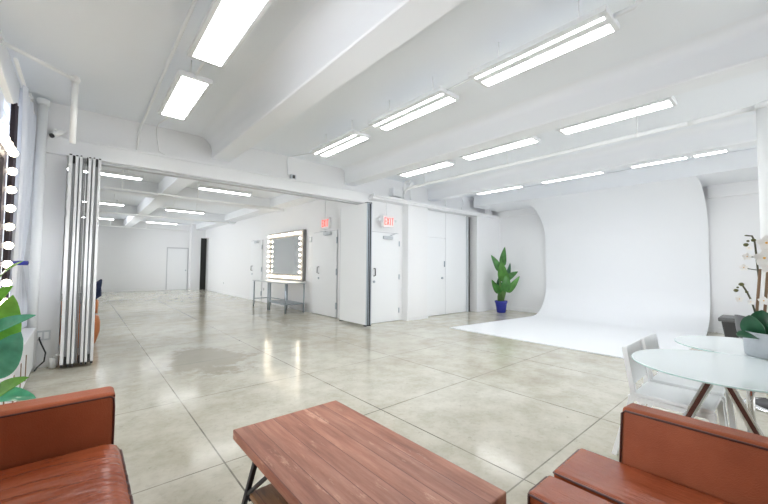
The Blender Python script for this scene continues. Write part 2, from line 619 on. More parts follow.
struct('baseboard_far', MB().box(XL, 3.2, YF - 0.03, YF, 0, 0.16).box(4.2, 4.22, YF - 0.03, YF, 0, 0.16), M_TRIM)
struct('baseboard_inner', MB().box(4.855, 4.87, 6.4, 7.38, 0, 0.07).box(4.855, 4.87, 8.7, 12.1, 0, 0.07).box(4.855, 4.87, 13.35, 19.3, 0, 0.07), M_TRIM)
struct('baseboard_front', MB().box(8.78, XR, 5.935, 5.95, 0, 0.09).box(5.93, 6.67, 5.985, 6.0, 0, 0.08), M_TRIM)
struct('baseboard_right', MB().box(XR - 0.018, XR, 4.5, 5.93, 0, 0.10).box(XR - 0.018, XR, YB, 0.98, 0, 0.10), M_TRIM)

# concrete beams
def coved_beam(x0, x1, y0, y1, rc=0.22):
    # beam with a plaster cove running into the ceiling on both sides
    pr = [(x0 - rc, ZC + 0.01)]
    for k in range(0, 9):
        a = PI / 2 * k / 8
        pr.append((x0 - rc + rc * math.sin(a), ZC - rc * (1 - math.cos(a))))
    pr += [(x0, ZB + 0.012), (x0 + 0.012, ZB), (x1 - 0.012, ZB), (x1, ZB + 0.012)]
    for k in range(8, -1, -1):
        a = PI / 2 * k / 8
        pr.append((x1 + rc - rc * math.sin(a), ZC - rc * (1 - math.cos(a))))
    pr.append((x1 + rc, ZC + 0.01))
    n = len(pr)
    m = MB()
    m.add([(x, y0, z) for x, z in pr] + [(x, y1, z) for x, z in pr], [(i, i + 1, n + i + 1, n + i) for i in range(n - 1)], True)
    o = struct('ceiling_beam', m, M_BEAM)
    md = o.modifiers.new('crisp edge', 'EDGE_SPLIT')
    md.split_angle = math.radians(28)
    return o


for (x0, x1) in ((1.56, 1.86), (4.20, 4.48), (6.85, 7.10)):
    coved_beam(x0, x1, YB, YP, 0.22 if x0 < 3 else 0.12)
struct('ceiling_beam', MB().box(8.62, XR, YB, YP - 0.2, ZB, ZC), M_BEAM, bevel=0.012)
struct('ceiling_beam', MB().box(1.42, 1.74, YP + 0.17, YF, ZB, ZC), M_BEAM, bevel=0.012)
struct('ceiling_beam', MB().box(4.40, 4.87, YP + 0.17, YF, 3.12, ZC), M_BEAM, bevel=0.012)
for (y0, y1) in ((10.55, 10.95), (15.2, 15.6)):
    struct('ceiling_beam', MB().box(XL, 4.87, y0, y1, ZB + 0.004, ZC), M_BEAM, bevel=0.012)

# track box over the folding partition, and the rail that carries on over the doors
mb = MB()
mb.box(XL, 4.80, 6.08, 6.32, 2.70, 2.93)
mb.box(-0.19, 4.72, 6.07, 6.33, 2.905, 2.935)
hd = struct('trim_3', mb, M_TRIM, bevel=0.006)
struct('trim_4', MB().box(-0.18, 4.74, 6.14, 6.26, 2.668, 2.70), M_GAP)
mb = MB().box(4.80, XR - 0.02, 5.90, 6.02, 2.84, 2.90)
mb.box(4.80, XR - 0.02, 5.94, 6.20, 2.80, 2.845)
struct('trim_5', mb, M_TRIM, bevel=0.008)


# ------------------------------------------------------------------ doors
def lever(parent, p, axis, s=1.0):
    """black pull with a lock below; axis is the way the door faces"""
    a = Vector(axis)
    p = Vector(p)
    MB().tube([p, p + a * 0.05, p + a * 0.055 + Vector((0, 0, -0.16 * s)), p + Vector((0, 0, -0.17 * s))], 0.012).build('handle', M_BLACK, parent)
    q = p + Vector((0, 0, -0.30))
    MB().tube([q, q + a * 0.02], 0.028).build('lock', M_STEEL, parent)


# exit door of the studio (faces -Y)
d1 = struct_root('door_1', (5.37, 6.20, 0))
MB().box(4.92, 5.82, 6.192, 6.199, 0.0, 2.10).build('door_gap', M_GAP, d1)
MB().box(4.935, 5.805, 6.165, 6.191, 0.012, 2.085).build('door_leaf', M_DOOR, d1, bevel=0.004)
for z in (0.25, 1.05, 1.85):
    MB().box(5.80, 5.825, 6.155, 6.185, z - 0.06, z + 0.06).build('hinge', M_STEEL, d1)
lever(d1, (5.03, 6.165, 1.25), (0, -1, 0))
mb = MB().box(5.28, 5.56, 6.10, 6.16, 1.94, 2.01)
mb.bar((5.50, 6.12, 2.03), (5.72, 6.15, 2.10), 0.03, 0.02)
mb.build('door_closer', M_ALU, d1, bevel=0.006)

# pair of tall leaves beyond the boxed column
d2 = struct_root('door_2', (7.12, 6.16, 0))
MB().box(6.66, 7.565, 6.165, 6.19, 0.012, 2.075).build('door_leaf', M_DOOR, d2, bevel=0.003)
MB().box(6.66, 7.565, 6.165, 6.19, 2.083, 2.79).build('transom_panel', M_DOOR, d2, bevel=0.003)
MB().tube([(7.40, 6.165, 1.0), (7.40, 6.12, 1.0)], [0.02, 0.03]).build('knob', M_STEEL, d2)
d3 = struct_root('door_3', (8.05, 6.16, 0))
MB().box(7.58, 8.50, 6.165, 6.19, 0.012, 2.79).build('door_leaf', M_DOOR, d3, bevel=0.003)
MB().box(7.565, 7.58, 6.17, 6.198, 0.0, 2.79).build('door_gap', M_GAP, d3)
MB().box(7.50, 7.53, 6.145, 6.165, 1.30, 1.46).build('latch', M_STEEL, d3)
MB().box(8.50, 8.54, 6.10, 6.20, 0.0, 2.79).build('edge_channel', M_ALU, d3)


def side_door(name, y0, y1, z1, hy, closer):
    d = struct_root(name, (4.87, (y0 + y1) / 2, 0))
    MB().box(4.862, 4.869, y0 - 0.015, y1 + 0.015, 0.0, z1 + 0.015).build('door_gap', M_GAP, d)
    MB().box(4.835, 4.861, y0, y1, 0.012, z1).build('door_leaf', M_DOOR, d, bevel=0.004)
    lever(d, (4.835, hy, 1.27), (-1, 0, 0))
    for z in (0.3, 1.15, 1.95):
        MB().box(4.825, 4.85, y0 - 0.02, y0 + 0.012, z - 0.08, z + 0.08).build('hinge', M_STEEL, d)
    m2 = MB().box(4.76, 4.83, closer - 0.16, closer + 0.16, z1 - 0.10, z1 - 0.02)
    m2.bar((4.79, closer + 0.1, z1 - 0.01), (4.82, closer + 0.42, z1 + 0.03), 0.03, 0.02)
    m2.build('door_closer', M_ALU, d, bevel=0.006)
    return d


side_door('door_4', 7.42, 8.62, 2.20, 8.27, 7.80)
side_door('door_5', 12.25, 13.35, 2.20, 13.12, 12.66)
d6 = struct_root('door_6', (3.75, YF, 0))
MB().box(3.22, 4.20, YF - 0.012, YF - 0.001, 0, 2.17).build('door_frame', M_GAP, d6)
MB().box(3.27, 4.15, YF - 0.04, YF - 0.012, 0.012, 2.11).build('door_leaf', M_DOOR, d6, bevel=0.004)
MB().tube([(4.07, YF - 0.04, 1.0), (4.07, YF - 0.10, 1.0)], [0.02, 0.03]).build('knob', M_STEEL, d6)


# ------------------------------------------------------------------ folding partition stacks
def leaf_panel(parent, x, y0, y1, t=0.036, em=None):
    p = MB().box(x, x + t, y0 + 0.012, y1 - 0.012, 0.06, 2.655).build('panel', M_DOOR, parent)
    for yy in (y0, y1 - 0.012):
        MB().box(x + 0.003, x + t - 0.003, yy, yy + 0.0125, 0.06, 2.655).build('edge_frame', em or M_ALU, p)
    MB().box(x + 0.004, x + t - 0.004, y0 - 0.002, y0 + 0.09, 0.03, 0.06).box(x + 0.004, x + t - 0.004, y1 - 0.09, y1 + 0.002, 0.03, 0.06).build('bottom_sweep', M_BLACK, p)
    MB().box(x + 0.004, x + t - 0.004, y0 - 0.002, y0 + 0.09, 2.655, 2.67).build('top_cap', M_BLACK, p)


st = thing('folding_partition', 'tall stack of narrow white folding partition leaves seen edge-on by the curtained window', 'partition', (-0.01, 6.3, 0))
PX = [(68.6, 3.4), (75.0, 3.0), (79.3, 2.6), (88.0, 3.0), (92.4, 2.6), (98.0, 3.2)]
for i, (p, w) in enumerate(PX):
    leaf_panel(st, -0.172 + (p - 68) * 0.0097, 5.83 + 0.015 * (i % 2), 6.84, w * 0.0097, M_TRIM)
for (p, w) in ((72.3, 2.4), (78.3, 0.8), (82.2, 1.2), (84.0, 1.0), (86.2, 1.4), (91.3, 0.9), (95.3, 2.4)):
    x = -0.172 + (p - 68) * 0.0097
    g = MB().box(x, x + w * 0.0097, 5.87, 6.80, 0.05, 2.64).build('gasket', M_SEAL, st)
    if w > 1.3:
        MB().box(x, x + w * 0.0097, 5.845, 6.80, 2.56, 2.66).box(x, x + w * 0.0097, 5.845, 6.80, 0.05, 0.15).build('end_cap', M_BLACK, g)
st2 = thing('folding_partition', 'folded white partition panel standing broadside with dark edges beside the studio exit door', 'partition', (4.62, 6.3, 0))
leaf_panel(st2, 4.555, 5.83, 6.84, 0.04, M_STEEL)
leaf_panel(st2, 4.612, 5.84, 6.84, 0.034, M_STEEL)
leaf_panel(st2, 4.660, 5.83, 6.84, 0.034, M_STEEL)
for x in (4.598, 4.649):
    MB().box(x - 0.003, x + 0.012, 5.825, 6.80, 0.06, 2.64).build('gasket', M_BLACK, st2)
MB().box(4.70, 4.715, 5.86, 5.90, 0.95, 1.05).build('latch', M_BLACK, st2)

# ------------------------------------------------------------------ cyclorama
prof = [(5.94, 0.0), (7.5, 0.0), (9.0, 0.0)]
cx, cz, R = 9.05, 0.78, 0.78
for k in range(1, 13):
    a = -PI / 2 + (PI / 2) * k / 12
    prof.append((cx + (9.88 - cx) * math.cos(a), cz + R * math.sin(a)))
prof += [(9.88, 1.4), (9.88, 1.8), (9.88, 2.02)]
for k in range(1, 13):
    a = (PI / 2) * k / 12
    prof.append((9.88 - 1.28 * (1 - math.cos(a)), 2.02 + 1.0 * math.sin(a)))
prof.append((8.57, 3.022))
NV = len(prof) - 1


def cyc_pt(u, v):
    t = u * NV
    i = min(int(t), NV - 1)
    f = t - i
    x = prof[i][0] * (1 - f) + prof[i + 1][0] * f
    z = prof[i][1] * (1 - f) + prof[i + 1][1] * f
    yl = 4.73 - (x - 5.94) * (4.73 - 4.46) / (9.1 - 5.94) if x < 9.1 else 4.46
    return (x, 1.07 * (1 - v) + yl * v, z + 0.012)


cyc = MB().grid(cyc_pt, NV, 8).build('cyclorama', M_CYC, None, thick=0.016)
tag(cyc, 'wide white curved cyclorama sweeping from the floor up the wall to the ceiling', 'backdrop')


# ------------------------------------------------------------------ ceiling lights
def ceiling_light(label, x0, x1, y0, y1, strips, group, z=3.09, name='ceiling_light', h=0.045, rods=True):
    t = thing(name, label, 'ceiling light', ((x0 + x1) / 2, (y0 + y1) / 2, z), 0, group)
    MB().box(x0, x1, y0, y1, z + 0.001, z + h).build('housing', M_HOUS, t, bevel=0.003)
    for (a, b) in strips:
        if (x1 - x0) < (y1 - y0):
            MB().box(a, b, y0 + 0.035, y1 - 0.035, z - 0.001, z + 0.006).build('diffuser', M_LENS, t, bevel=0.003)
        else:
            MB().box(x0 + 0.03, x1 - 0.03, a, b, z - 0.012, z + 0.006).build('diffuser', M_LENS, t, bevel=0.003)
    if rods:
        for k in (0.2, 0.8):
            if (x1 - x0) < (y1 - y0):
                p = ((x0 + x1) / 2, y0 + (y1 - y0) * k)
            else:
                p = (x0 + (x1 - x0) * k, (y0 + y1) / 2)
            MB().tube([(*p, z + h), (*p, ZC)], 0.006, 6).build('rod', M_PIPE, t)
    return t


G1 = 'wide panel lights over the sofas'
LA = ceiling_light('largest square-ended panel light, cut off by the top edge above the window bay', 0.625, 0.925, 2.02, 3.34, [(0.66, 0.89)], G1)
ceiling_light('shorter looking panel light hanging behind the largest one, near the partition track', 0.625, 0.925, 3.69, 4.88, [(0.66, 0.89)], G1)
G2 = 'twin strip lights in the middle bay'
LB = ceiling_light('largest twin strip light, with a stem and a bent conduit at its end', 2.69, 3.0, 0.78, 1.93, [(2.752, 2.786), (2.866, 2.982)], G2)
LC = ceiling_light('middle of the three twin strip lights in one line', 2.69, 3.0, 2.26, 3.45, [(2.752, 2.786), (2.866, 2.982)], G2)
ceiling_light('smallest twin strip light, nearest the folding partition track', 2.69, 3.0, 3.78, 4.95, [(2.752, 2.786), (2.866, 2.982)], G2)
G3 = 'single strips between the second beam and the long white pipe'
ceiling_light('longest bright strip light just above the long white pipe', 4.60, 4.87, 0.75, 1.93, [(4.66, 4.85)], G3)
ceiling_light('strip light above the long white pipe, middle one of its row', 4.60, 4.87, 2.25, 3.47, [(4.66, 4.85)], G3)
ceiling_light('shortest strip light above the pipe end by the junction box', 4.60, 4.87, 3.75, 4.97, [(4.66, 4.85)], G3)
G4 = 'thin strips below the third beam facing the sweep'
ceiling_light('thinnest strip light, farthest right of its row before the riser pipe', 7.16, 7.38, 0.53, 0.965, [(7.19, 7.36)], G4)
ceiling_light('thin strip light close to the short thin one, over the sweep', 7.16, 7.38, 0.99, 1.80, [(7.19, 7.36)], G4)
ceiling_light('thin strip light in the middle over the white sweep', 7.16, 7.38, 2.20, 3.37, [(7.19, 7.36)], G4)
ceiling_light('thin strip light over the sweep, nearest the potted banana plant', 7.16, 7.38, 3.78, 4.97, [(7.19, 7.36)], G4)
G5 = 'cross strips in the far room'
FAR = [(-0.35, 0.90, 8.74, 'cross strip light in the far room, close beside the partition stack'),
       (1.97, 3.16, 8.82, 'brightest cross strip light of the far room, just under the track'),
       (-0.35, 0.92, 13.05, 'cross strip light deeper in the far room, beside the partition stack'),
       (1.97, 3.12, 13.1, 'cross strip light of the far room above the second hanging rail'),
       (-0.35, 0.92, 17.5, 'deepest cross strip light of the far room on its window side'),
       (1.97, 3.12, 17.5, 'deepest cross strip light of the far room before its end wall door')]
for (a, b, yy, lab) in FAR:
    ceiling_light(lab, a, b, yy - 0.085, yy + 0.085, [(yy - 0.065, yy + 0.065)], G5, z=3.06, h=0.07)


def rail(label, pts, hang, r=0.019, group=None, name='hanging_rail', ztop=ZC):
    t = thing(name, label, 'rail', pts[0], 0, group)
    MB().tube(pts, r).build('rail', M_PIPE, t)
    for p in hang:
        MB().tube([p, (p[0], p[1], ztop)], 0.012, 8).build('hanger', M_PIPE, t)
    return t


G6 = 'hanging rails across the far room'
rail('nearest white rail across the far room with two hangers', [(0.3, 9.6, 2.95), (4.3, 9.72, 2.95)], [(0.62, 9.61, 2.95), (2.15, 9.655, 2.95)], group=G6)
rail('second white rail across the far room, beyond the first cross beam', [(0.2, 14.2, 2.95), (4.3, 14.3, 2.95)], [(0.8, 14.21, 2.95), (2.2, 14.25, 2.95)], group=G6)
rail('farthest white rail of the far room, nearest its end wall', [(0.2, 19.3, 2.95), (4.0, 19.5, 2.95)], [(0.9, 19.34, 2.95), (2.2, 19.4, 2.95)], group=G6)

# pipes and conduits on the ceiling
t = thing('sprinkler_pipe', 'long white pipe hung under the ceiling from the junction box to the thin riser', 'pipe', (5.45, 0.13, 3.05))
MB().tube([(5.45, 0.188, 3.05), (5.45, 5.45, 3.05), (5.45, 5.58, 3.02), (5.45, 5.62, 2.93)], 0.027).build('pipe', M_PIPE, t)
MB().tube([(5.45, 0.66, 3.05), (5.45, 0.74, 3.05)], 0.03).build('coupling', M_PIPE, t)
for yy in (1.25, 3.1, 5.0):
    MB().tube([(5.45, yy, 3.05), (5.45, yy, ZC)], 0.008, 8).build('hanger', M_PIPE, t)
    MB().tube([(5.45, yy - 0.02, 3.05), (5.45, yy + 0.02, 3.05)], 0.03).build('hanger_ring', M_PIPE, t)
r = MB().tube([(5.45, 0.13, 0), (5.45, 0.13, 3.075)], 0.055, 16)
rp = r.build('riser_pipe', M_PIPE)
tag(rp, 'slim white vertical riser pipe standing behind the orchid table', 'pipe')
c = MB().tube([(5.45, 0.13, 3.02), (5.45, 0.13, 3.08)], 0.068, 16).build('collar', M_PIPE, rp)

tag(MB().tube([(0.60, -0.5, 3.36), (0.60, 5.95, 3.36), (0.59, 6.1, 3.33), (0.57, 6.165, 3.2), (0.55, 6.165, 2.94)], 0.016, 8).build('conduit', M_PIPE), 'thin white conduit along the ceiling left of the wide panel lights', 'conduit')
tag(MB().tube([(0.775, 4.88, 3.13), (0.78, 5.95, 3.35), (0.78, 6.12, 3.33), (0.79, 6.165, 3.22), (0.83, 6.165, 3.0), (0.95, 6.165, 2.95), (1.5, 6.165, 2.95)], 0.009, 8).build('conduit', M_PIPE), 'thin conduit dropping from the smaller panel light down to the track box', 'conduit')
MB().tube([(0.775, 3.34, 3.13), (0.775, 3.69, 3.13)], 0.012, 8).build('conduit', M_PIPE, LA)
MB().tube([(2.80, 1.93, 3.13), (2.80, 2.26, 3.13)], 0.010, 8).build('conduit', M_HOUS, LB)
MB().tube([(2.80, 3.45, 3.13), (2.80, 3.78, 3.13)], 0.010, 8).build('conduit', M_HOUS, LC)
tag(MB().tube([(2.80, 4.95, 3.13), (2.84, 5.6, 3.25), (2.86, 6.10, 3.34), (2.88, 6.165, 3.28), (2.9, 6.165, 3.02)], 0.009, 8).build('conduit', M_HOUS), 'conduit from the smallest twin strip light to the switch box on the track', 'conduit')
tag(MB().tube([(2.86, 0.78, 3.13), (2.86, 0.66, 3.13), (2.87, 0.60, 3.19), (2.88, 0.58, 3.27), (2.88, 0.58, ZC)], 0.018, 10).build('conduit', M_HOUS), 'bent grey conduit rising from the end of the largest twin strip light', 'conduit')
bx = MB().box(2.94, 3.04, 6.10, 6.18, 2.94, 3.03).build('switch_box', M_ALU, None, bevel=0.004)
tag(bx, 'small grey switch box on top of the track box', 'box')
MB().box(2.965, 3.015, 6.095, 6.10, 2.955, 3.015).build('cover_plate', M_GREYBIN, bx)
jb = MB().box(5.48, 5.76, 6.02, 6.18, 2.96, 3.16).build('junction_box', M_TRIM, None, bevel=0.008)
tag(jb, 'white junction box on the wall above the studio exit door', 'box')
tag(MB().tube([(5.9, 6.10, 2.91), (5.9, 6.10, 3.2), (5.9, 6.05, 3.35), (5.9, 5.9, 3.36)], 0.03, 10).build('pipe_elbow', M_PIPE), 'short white elbow pipe beside the junction box', 'pipe')
tag(MB().tube([(6.15, 6.12, 2.91), (6.15, 6.12, 3.1), (6.12, 6.1, 3.3), (6.1, 6.0, ZC)], 0.022, 10).build('pipe_elbow', M_PIPE), 'thinner white pipe rising at the corner over the boxed column', 'pipe')
tag(MB().tube([(7.5, 6.10, 2.90), (7.5, 6.10, 3.2), (7.5, 6.14, 3.36)], 0.018, 10).build('conduit', M_PIPE), 'upright conduit over the join of the tall door leaves', 'conduit')
tag(MB().tube([(8.2, 6.10, 2.90), (8.2, 6.10, 3.04), (8.32, 6.10, 3.10), (8.32, 6.16, 3.3)], 0.018, 10).build('conduit', M_PIPE), 'bent conduit over the dark slot beside the tall doors', 'conduit')
tag(MB().box(9.14, 9.26, 5.82, 5.94, 2.90, 3.05).build('junction_box', M_TRIM, None, bevel=0.006), 'small white box above the wall by the banana plant corner', 'box')

# window corner: pipes, camera, outlet, frame tubes
rp = MB().tube([(-0.43, 6.0, 0), (-0.43, 6.0, 3.30)], 0.047, 18).build('riser_pipe', M_PIPE)
tag(rp, 'thick white vertical pipe in the window corner beside the curtain', 'pipe')
MB().tube([(-0.43, 6.0, 3.26), (-0.43, 6.0, 3.33)], 0.062, 18).build('collar', M_PIPE, rp)
rp = MB().tube([(-0.56, 5.98, 0), (-0.56, 5.98, 3.36)], 0.03, 14).build('riser_pipe', M_PIPE)
tag(rp, 'thinner white vertical pipe half hidden behind the curtain', 'pipe')
MB().tube([(-0.56, 5.98, 3.28), (-0.56, 5.98, 3.33)], 0.045, 14).build('collar', M_PIPE, rp)
t = thing('hanging_pole', 'white pole bent down from the ceiling in front of the window corner', 'pole', (-0.16, 4.95, 2.58))
MB().tube([(-0.60, 4.42, 3.22), (-0.13, 4.92, 3.255)], 0.018).build('arm', M_PIPE, t)
MB().tube([(-0.12, 4.95, 3.29), (-0.12, 4.95, 2.58)], 0.028, 14).build('drop', M_PIPE, t)
MB().ball((-0.12, 4.95, 3.27), 0.045).build('elbow', M_PIPE, t)
tag(MB().bar((-0.585, 3.85, 2.97), (-0.53, 4.50, 2.74), 0.05, 0.05).build('window_stay', M_TRIM, None, bevel=0.005), 'white bar sloping down beside the curtain head', 'bar')

sc_ = thing('security_camera', 'small white security camera with dark lens on the pier by the window', 'camera', (-0.31, 6.12, 2.95))
MB().tube([(-0.31, 6.12, 3.0), (-0.31, 6.06, 3.0), (-0.31, 6.03, 2.97)], 0.015).build('bracket', M_PIPE, sc_)
MB().tube([(-0.22, 6.05, 3.0), (-0.33, 5.98, 2.90)], [0.03, 0.034], 14).build('body', M_PIPE, sc_)
MB().tube([(-0.33, 5.98, 2.90), (-0.345, 5.97, 2.887)], 0.027, 14).build('lens', M_BLACK, sc_)

ot = thing('power_outlet', 'grey power outlet plate with a black plug on the pier by the pipe', 'outlet', (-0.33, 6.12, 0.40))
MB().box(-0.40, -0.27, 6.095, 6.12, 0.34, 0.46).build('plate', M_ALU, ot, bevel=0.004)
MB().box(-0.385, -0.345, 6.085, 6.096, 0.36, 0.44).build('socket', M_PLAST, ot)
MB().box(-0.325, -0.285, 6.085, 6.096, 0.36, 0.44).build('socket', M_PLAST, ot)
cb = MB().tube([(-0.365, 6.085, 0.38), (-0.365, 6.04, 0.37), (-0.34, 6.02, 0.30), (-0.30, 6.0, 0.20), (-0.31, 5.98, 0.10), (-0.37, 5.95, 0.04), (-0.385, 5.92, 0.012)], 0.008, 8)
cb.build('plug_cord', M_BLACK, ot)
fl = MB().tube([(-0.235, 6.02, 0.0), (-0.235, 6.02, 0.12)], 0.035, 14).tube([(-0.235, 6.02, 0.13), (-0.18, 6.0, 0.16)], 0.02, 10)
tag(fl.build('pipe_stub', M_PIPE), 'short white pipe stub with valve at the foot of the pier', 'pipe')

# radiator cover
rc = thing('radiator_cover', 'white radiator cover with dark slots below the curtained window', 'radiator', (-0.51, 4.9, 0))
MB().box(-0.605, -0.40, 3.5, 5.9, 0.05, 0.50).build('body', M_TRIM, rc, bevel=0.012)
MB().box(-0.612, -0.385, 3.48, 5.92, 0.50, 0.53).build('top', M_TRIM, rc, bevel=0.006)
for yy in (3.75, 4.25, 4.7, 5.1):
    MB().box(-0.405, -0.394, yy, yy + 0.03, 0.10, 0.36).build('slot', M_STAKE, rc)
for yy in (3.6, 5.8):
    MB().box(-0.55, -0.44, yy - 0.03, yy + 0.03, 0, 0.055).build('foot', M_TRIM, rc)


# curtain, tied back at mid height
def curtain_pt(u, v):
    z = 3.02 - 2.44 * v
    key = [(3.02, 4.80, 5.80), (2.2, 4.80, 5.90), (1.75, 4.80, 5.72), (1.45, 4.80, 5.25), (1.30, 4.80, 4.98), (1.12, 4.80, 5.40), (0.85, 4.80, 5.78), (0.58, 4.80, 5.86)]
    for (z1, a1, b1), (z0, a0, b0) in zip(key, key[1:]):
        if z0 - 1e-6 <= z <= z1 + 1e-6:
            f = (z1 - z) / (z1 - z0)
            f = f * f * (3 - 2 * f)
            ya, yb = a1 + (a0 - a1) * f, b1 + (b0 - b1) * f
            break
    w = yb - ya
    amp = 0.022 + 0.02 * (1.3 - w) / 1.3
    return (-0.49 + amp * math.sin(u * 2 * PI * 7) + 0.01 * math.sin(u * 31 + v * 5), ya + w * u, z)


dk = thing('blackout_curtain', 'narrow dark curtain strip between the bulb-edged mirror and the white curtain', 'curtain', (-0.52, 4.7, 0.9))
MB().grid(lambda u, v: (-0.525 + 0.022 * math.sin(u * 2 * PI * 1.5 + 0.6), 4.635 + (0.115 + 0.02 * math.sin(v * 4)) * u, 2.78 - 1.9 * v), 18, 24).build('cloth', M_DKCLOTH, dk, thick=0.004)
cu = thing('curtain', 'white curtain gathered by a blue tie at the window beside the bulbs', 'curtain', (-0.49, 5.1, 0.58))
MB().grid(curtain_pt, 112, 40).build('cloth', M_CURT, cu, thick=0.004)
MB().tube([(-0.49, 4.3, 3.05), (-0.49, 5.9, 3.05)], 0.015).build('curtain_rod', M_PIPE, cu)
MB().lathe([(0.088, -0.02), (0.095, 0), (0.088, 0.02)], (-0.49, 4.89, 1.30), 20, caps=False).build('tie_band', M_BLUE, cu, thick=0.006)


# ------------------------------------------------------------------ vanity mirrors with bulbs
def vanity(label, xf, xm, y0, y1, z0, z1, face, m_frame, spacing, rows, rb, b):
    """face = -1: looks towards -X, +1: towards +X; xf is the front of the frame, xm the wall side"""
    t = thing('vanity_mirror', label, 'mirror', (xm, (y0 + y1) / 2, z0))
    lo, hi = min(xf, xm), max(xf, xm)
    m1 = MB()
    for (a, c, d, e) in ((y0, y0 + b, z0, z1), (y1 - b, y1, z0, z1), (y0 + b, y1 - b, z0, z0 + b), (y0 + b, y1 - b, z1 - b, z1)):
        m1.box(lo, hi, a, c, d, e)
    m1.build('frame', m_frame, t, bevel=0.004)
    xg = xf - face * 0.012
    MB().box(min(xg, xg - face * 0.01), max(xg, xg - face * 0.01), y0 + b - 0.02, y1 - b + 0.02, z0 + b - 0.02, z1 - b + 0.02).build('glass', M_MIRROR, t)

    def bulb(y, z):
        bb = MB().ball((xf + face * (rb + 0.012), y, z), rb, 12, (1, 1, 1)).build('bulb', M_BULB, t)
        MB().tube([(xf, y, z), (xf + face * 0.025, y, z)], 0.022, 10).build('socket', M_TRIM, bb)
    n = int((z1 - z0 - b) / spacing)
    for k in range(n + 1):
        z = z0 + b / 2 + (z1 - z0 - b) * k / n
        bulb(y0 + b / 2, z)
        bulb(y1 - b / 2, z)
    n = int((y1 - y0 - b) / spacing)
    for k in range(1, n):
        y = y0 + b / 2 + (y1 - y0 - b) * k / n
        for z in rows:
            bulb(y, z)
    return t


vanity('wide vanity mirror ringed with glowing bulbs above the work tables in the far room', 4.76, 4.868, 9.05, 11.45, 0.86, 2.34, -1, M_FRAMEW, 0.16, (0.95, 2.25), 0.036, 0.18)
vanity('bulb-edged vanity mirror at the window wall, cut off by the picture edge', -0.545, -0.618, 3.5, 4.60, 0.88, 2.36, 1, M_FRAMEV, 0.155, (0.955, 2.285), 0.034, 0.15)


# ------------------------------------------------------------------ work tables below the far mirror
def work_table(label, y0, y1, shelf):
    t = thing('work_table', label, 'table', (4.43, (y0 + y1) / 2, 0), 0, 'steel work tables under the mirror')
    MB().box(4.12, 4.745, y0, y1, 0.80, 0.835).build('top', M_ALU, t, bevel=0.005)
    for x in (4.16, 4.70):
        for yy in (y0 + 0.05, y1 - 0.05):
            MB().tube([(x, yy, 0), (x, yy, 0.80)], 0.02, 10).build('leg', M_STEEL, t)
    if shelf:
        MB().box(4.14, 4.72, y0 + 0.03, y1 - 0.03, 0.235, 0.265).build('shelf', M_STEEL, t)
    else:
        MB().tube([(4.70, y0 + 0.05, 0.25), (4.70, y1 - 0.05, 0.25)], 0.015).tube([(4.16, y0 + 0.05, 0.25), (4.70, y0 + 0.05, 0.25)], 0.015).tube([(4.16, y1 - 0.05, 0.25), (4.70, y1 - 0.05, 0.25)], 0.015).build('stretcher', M_STEEL, t)


work_table('grey steel work table with a lower shelf, nearer of the two under the bulb mirror', 8.78, 9.93, True)
work_table('grey steel work table without shelf, farther of the two under the bulb mirror', 9.95, 11.15, False)

for (y0, z0, lab, c) in ((8.62 + 0.10, 1.96, 'small grey box on the wall above the mirror side of the far exit door', M_ALU),):
    o = MB().box(4.845, 4.868, y0, y0 + 0.14, z0, z0 + 0.15).build('wall_box', c, None, bevel=0.004)
    tag(o, lab, 'box')
    MB().box(4.842, 4.846, y0 + 0.03, y0 + 0.11, z0 + 0.03, z0 + 0.12).build('cover_plate', M_HOUS, o)
tag(MB().box(4.855, 4.869, 8.80, 8.88, 1.15, 1.27).build('light_switch', M_PLAST, None, bevel=0.003), 'white light switch between the mirror and the far exit door', 'switch')
for (y0, z0, lab) in ((12.0, 0.40, 'white socket plate low on the wall under the mirror end'), (16.6, 0.42, 'socket plate low on the long far room wall')):
    o = MB().box(4.855, 4.869, y0, y0 + 0.09, z0, z0 + 0.13).build('power_outlet', M_PLAST, None, bevel=0.003)
    tag(o, lab, 'outlet')
    MB().box(4.853, 4.856, y0 + 0.025, y0 + 0.065, z0 + 0.02, z0 + 0.11).build('socket', M_GREYLID, o)


